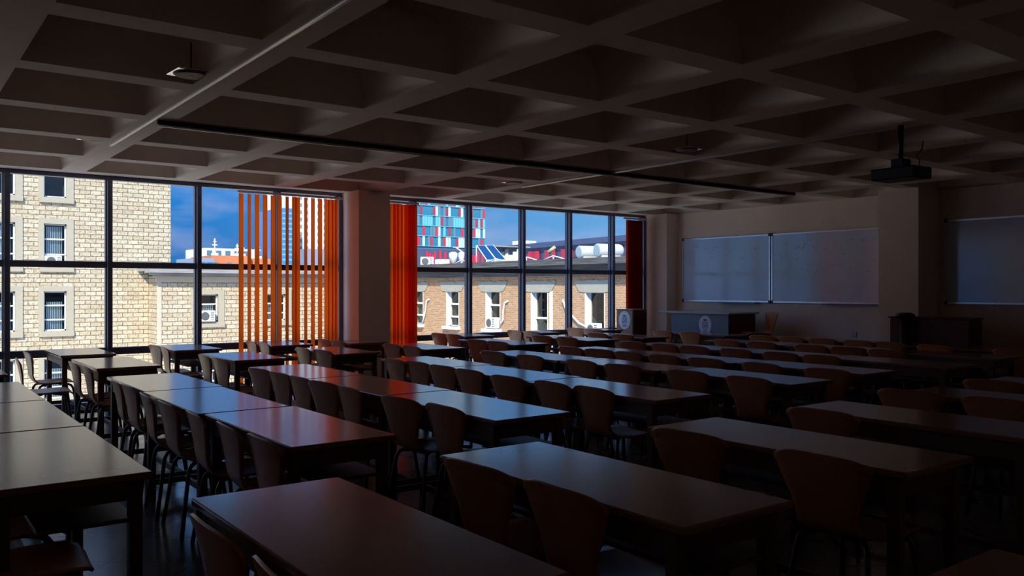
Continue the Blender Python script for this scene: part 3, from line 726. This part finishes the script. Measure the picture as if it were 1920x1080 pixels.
t = thing('folded_covers', 'pair of white tapering folded covers on the brick roof left of the solar panels', 'cover', (18.85, 28.7, RZ))
for dx, dy, w in ((-.1,.15,.17),(.12,-.12,.12)):
    bm = bmesh.new(); tube(bm, [(dx,dy,0),(dx,dy,.35),(dx,dy,.48),(dx,dy,.53)], [w*.55,w*1.15,w*1.1,w*.6], 6); obj('cover', bm, M['white'], t)
bm = bmesh.new(); tube(bm, [(-.15,.1,.72),(.45,-.35,.72)], .02, 6); tube(bm, [(-.05,.05,.72),(.35,-.3,.35)], .025, 6); tube(bm, [(.45,-.35,0),(.45,-.35,.72)], .02, 6); obj('support_bar', bm, M['white'], t)
def tank(label, x, y, L, r):
    o = thing('water_tank', label, 'water tank', (x, y, RZ+.06), math.radians(-8), 'white water tanks on the brick roof')
    bm = bmesh.new(); tube(bm, [(0,0,r),(.02,0,r),(L-.14,0,r),(L-.05,0,r),(L,0,r)], [r*.93,r,r,r*.85,r*.5], 28); obj('drum', bm, M['tank'], o)
    bm = bmesh.new(); tube(bm, [(-.012,0,r),(.0,0,r)], [r*.8,r*.86], 28); obj('end_cap', bm, M['tankcap'], o)
    obj('cradle', bxm(.1, L-.15, -.16, .16, -.06, .05), M['white'], o)
tank('left one of the two white water tanks on the brick roof', 18.75, 21.15, .95, .21)
tank('right one of the two white water tanks, partly behind a mullion', 18.55, 20.05, 1.0, .22)
t = thing('roof_shed', 'white sheeted rooftop shed with a ragged flat roof beyond the solar panels', 'shed', (26.9, 36.2, RZ))
bm = bmesh.new(); n = 9
for k in range(n):
    x = -.75+k*.19; tube(bm, [(x, -x*.6, -.4), (x, -x*.6, 1.0+.18*math.sin(k*2.1))], [.12,.11], 8)
obj('sheeting', bm, M['tarp'], t)
bm = bmesh.new(); box(bm, -1.0, 1.3, -.45, .25, 1.24, 1.30); obj('flat_roof', bm, M['cornice'], t)
obj('back_wall', bxm(-.7, 1.1, .1, .2, -11.42, 1.24), M['fargrey'], t)
t = thing('far_building', 'plain white stepped building between the shed and the red-panelled hall', 'building', (142.4, 180.4, GZ))
obj('body', bxm(-3.6, 1.0, -1.2, 3.5, 0, 23.3), M['white'], t)
obj('lower_step', bxm(1.0, 3.2, -2, 2.4, 0, 22.0), M['white'], t)
t = thing('roof_frame', 'row of low white tube arches along the brick roof edge', 'frame', (18.6, 25, RZ))
for yy in (3.0, .7, -1.2, -2.7):
    bm = bmesh.new(); tube(bm, [(0,yy+.6,.02),(0,yy+.2,.12),(0,yy,.17),(0,yy-.25,.12),(0,yy-.7,.02)], .025, 6); tube(bm, [(0,yy,.0),(0,yy,.17)], .02, 6); obj('arch', bm, M['white'], t)
t = thing('solar_sheet', 'flat blue sheet lying on the brick roof left of the tanks', 'sheet', (19.1, 22.9, RZ))
obj('sheet', bxm(-.2, .3, -1.6, 1.2, .03, .10), M['solar'], t)
t = thing('yellow_lamp', 'small tilted yellow device on a stand on the brick roof', 'lamp', (19.1, 23.0, RZ))
bm = bmesh.new(); tube(bm, [(0,0,0),(0,0,.35)], .02, 6); obj('stand', bm, M['navy'], t)
bm = bmesh.new(); tube(bm, [(-.05,.1,.33),(.06,-.12,.52)], [.08,.06], 8); obj('head', bm, M['yellow'], t)

# distant coloured office tower
t = thing('office_tower', 'distant office tower with red, teal and pale chequered facade', 'building', (157, 262, GZ))
TMS = [M['teal'], M['cyan'], M['mint'], M['slate'], M['red'], M['dkred'], M['farwhite']]
bm = bmesh.new(); rr = random.Random(11); cw = 1.06; fl = 3.55; z = 16.0; ri = 0
ox, oy, oz = 157, 262, GZ
while z < 62:
    x = 137.0; k = 0
    while x < 175.2:
        if ri % 4 == 2: mi = rr.choice([0,1,1,1,3,3,1,5,2]) 
        else:
            mi = rr.choice([0,0,0,2,0,1,3,0,2])
            if (k + ri*3) % 5 == 0: mi = rr.choice([4,5,4])
        yy = 250 + (0 if mi not in (0,) else .25)
        quad(bm, [(x+.03-ox, yy-oy, z+.12-oz), (x+cw-.03-ox, yy-oy, z+.12-oz), (x+cw-.05-ox, yy-oy, z+fl-.12-oz), (x+.05-ox, yy-oy, z+fl-.12-oz)], mi)
        x += cw; k += 1
    z += fl; ri += 1
obj('facade_panels', bm, TMS, t)
bm = bmesh.new(); box(bm, 136-ox, 175.4-ox, 250.3-oy, 275-oy, 15-oz, 62-oz); obj('body', bm, M['slate'], t)
bm = bmesh.new(); z = 16.0
while z < 62:
    box(bm, 136-ox, 175.4-ox, 249.8-oy, 250.3-oy, z-.10-oz, z+.10-oz); z += fl
obj('floor_bands', bm, M['cyan'], t)
bm = bmesh.new(); box(bm, 130-ox, 178-ox, 248-oy, 270-oy, 0, 15-oz); obj('podium', bm, M['navy'], t)
bm = bmesh.new()
for k in range(44):
    if rr.random() < .55: box(bm, 131+k*1.05-ox, 131+k*1.05+.8-ox, 247.7-oy, 248-oy, 4-oz, 14+rr.uniform(-1,.6)-oz)
obj('podium_panels', bm, M['red'], t)
# red panelled hall
pa, pb = Vector((117.4, 162.0, 0)), Vector((108.0, 88.0, 0)); dv = pb-pa; ln_ = dv.length
t = thing('red_panel_hall', 'long dark hall with red vertical panels behind the brick roof', 'building', (pa.x, pa.y, GZ), math.atan2(dv.y, dv.x))
obj('body', bxm(0, ln_, 0, 12, 0, 11.0-GZ), M['navy'], t)
bm = bmesh.new(); rr = random.Random(5); u = .6
while u < ln_-1:
    w = rr.uniform(.9, 1.7)
    if rr.random() < .72: box(bm, u, u+w, -.35, -.0, 2, 9.6-GZ)
    u += w+rr.uniform(.3, 1.0)
obj('red_panels', bm, M['dkred'], t)
bm = bmesh.new(); u = 1.5
while u < ln_-1: 
    box(bm, u, u+.8, -.6, -.35, 2, 9.5-GZ); u += rr.uniform(3, 7)
obj('bright_panels', bm, M['red'], t)
obj('roof_edge', bxm(0, ln_, -.8, 0, 10.2-GZ, 11.3-GZ), M['navy'], t)
for v in t.children: pass
# left horizon
def far(name, label, x0, x1, y, z1, m, depth=14, wm=None, wz=(), step=1.6, ww=.8, wh=1.1):
    t = thing(name, label, 'building', ((x0+x1)/2, y, GZ)); h = (x1-x0)/2
    obj('body', bxm(-h, h, 0, depth, 0, z1-GZ), M[m], t)
    if wm:
        bm = bmesh.new()
        for z in wz:
            u = -h+.5
            while u < h-ww: box(bm, u, u+ww, -.06, 0, z-GZ, z+wh-GZ); u += step
        obj('window_rows', bm, M[wm], t)
    return t
far('apartment_block', 'low orange apartment block on the horizon left of the blind', 53.0, 61.0, 170, 8.0, 'orange', wm='slate', wz=(5.6,), step=2.6, ww=.9)
far('apartment_block', 'white terraced apartment block behind the orange one on the horizon', 56.5, 67.7, 186, 10.2, 'farwhite', wm='slate', wz=(6.5,8.6), step=2.0, ww=1.1)
far('glass_pavilion', 'small dark glazed block at the left end of the horizon buildings', 49.5, 52.9, 168, 7.4, 'fargrey', wm='teal', wz=(5.2,), step=1.5, ww=1.2, wh=1.4)
far('apartment_block', 'short orange apartment block standing behind the blind slats', 61.5, 67.0, 171, 7.6, 'orange', wm='teal', wz=(5.4,), step=2.2, ww=1.2)
for k, (x, h) in enumerate(((54.6, 3.6), (59.2, 2.6), (60.2, 2.8), (64.0, 3.0))):
    bm = bmesh.new(); zb = 8.0 if x < 61 else 7.6
    tube(bm, [(0,0,0),(0,0,h)], .12, 6); box(bm, -.5, .5, -.1, .1, h*.6, h*.6+.2); box(bm, -.3, .3, -.1, .1, h*.8, h*.8+.15); box(bm, -.6, .6, -.4, .4, 0, .6)
    o = obj('rooftop_antenna', bm, M['farwhite']); o.location = (x, 173 if x < 61 else 174, zb)
    tag(o, ['tall white antenna mast above the left end of the orange block', 'left one of two close white antenna masts', 'right one of two close white antenna masts', 'white antenna mast behind the first blind slat'][k], 'antenna', 'antennas on the horizon roofs')
far('blue_tower', 'slim blue striped tower seen between the blind slats', 68.0, 70.7, 172, 18.5, 'farblue', wm='cyan', wz=[4+1.1*k for k in range(13)], step=2.6, ww=2.2, wh=.4)
far('white_tower', 'tall white balconied apartment tower behind the blind slats', 72.6, 84, 178, 27, 'farwhite', wm='fargrey', wz=[10+1.6*k for k in range(10)], step=1.5, ww=.8, wh=.8)
far('grey_block', 'plain blue-grey block in front of the white tower', 72.4, 84, 168, 9.8, 'fargrey', depth=6, wm='slate', wz=(5.0,), step=3)
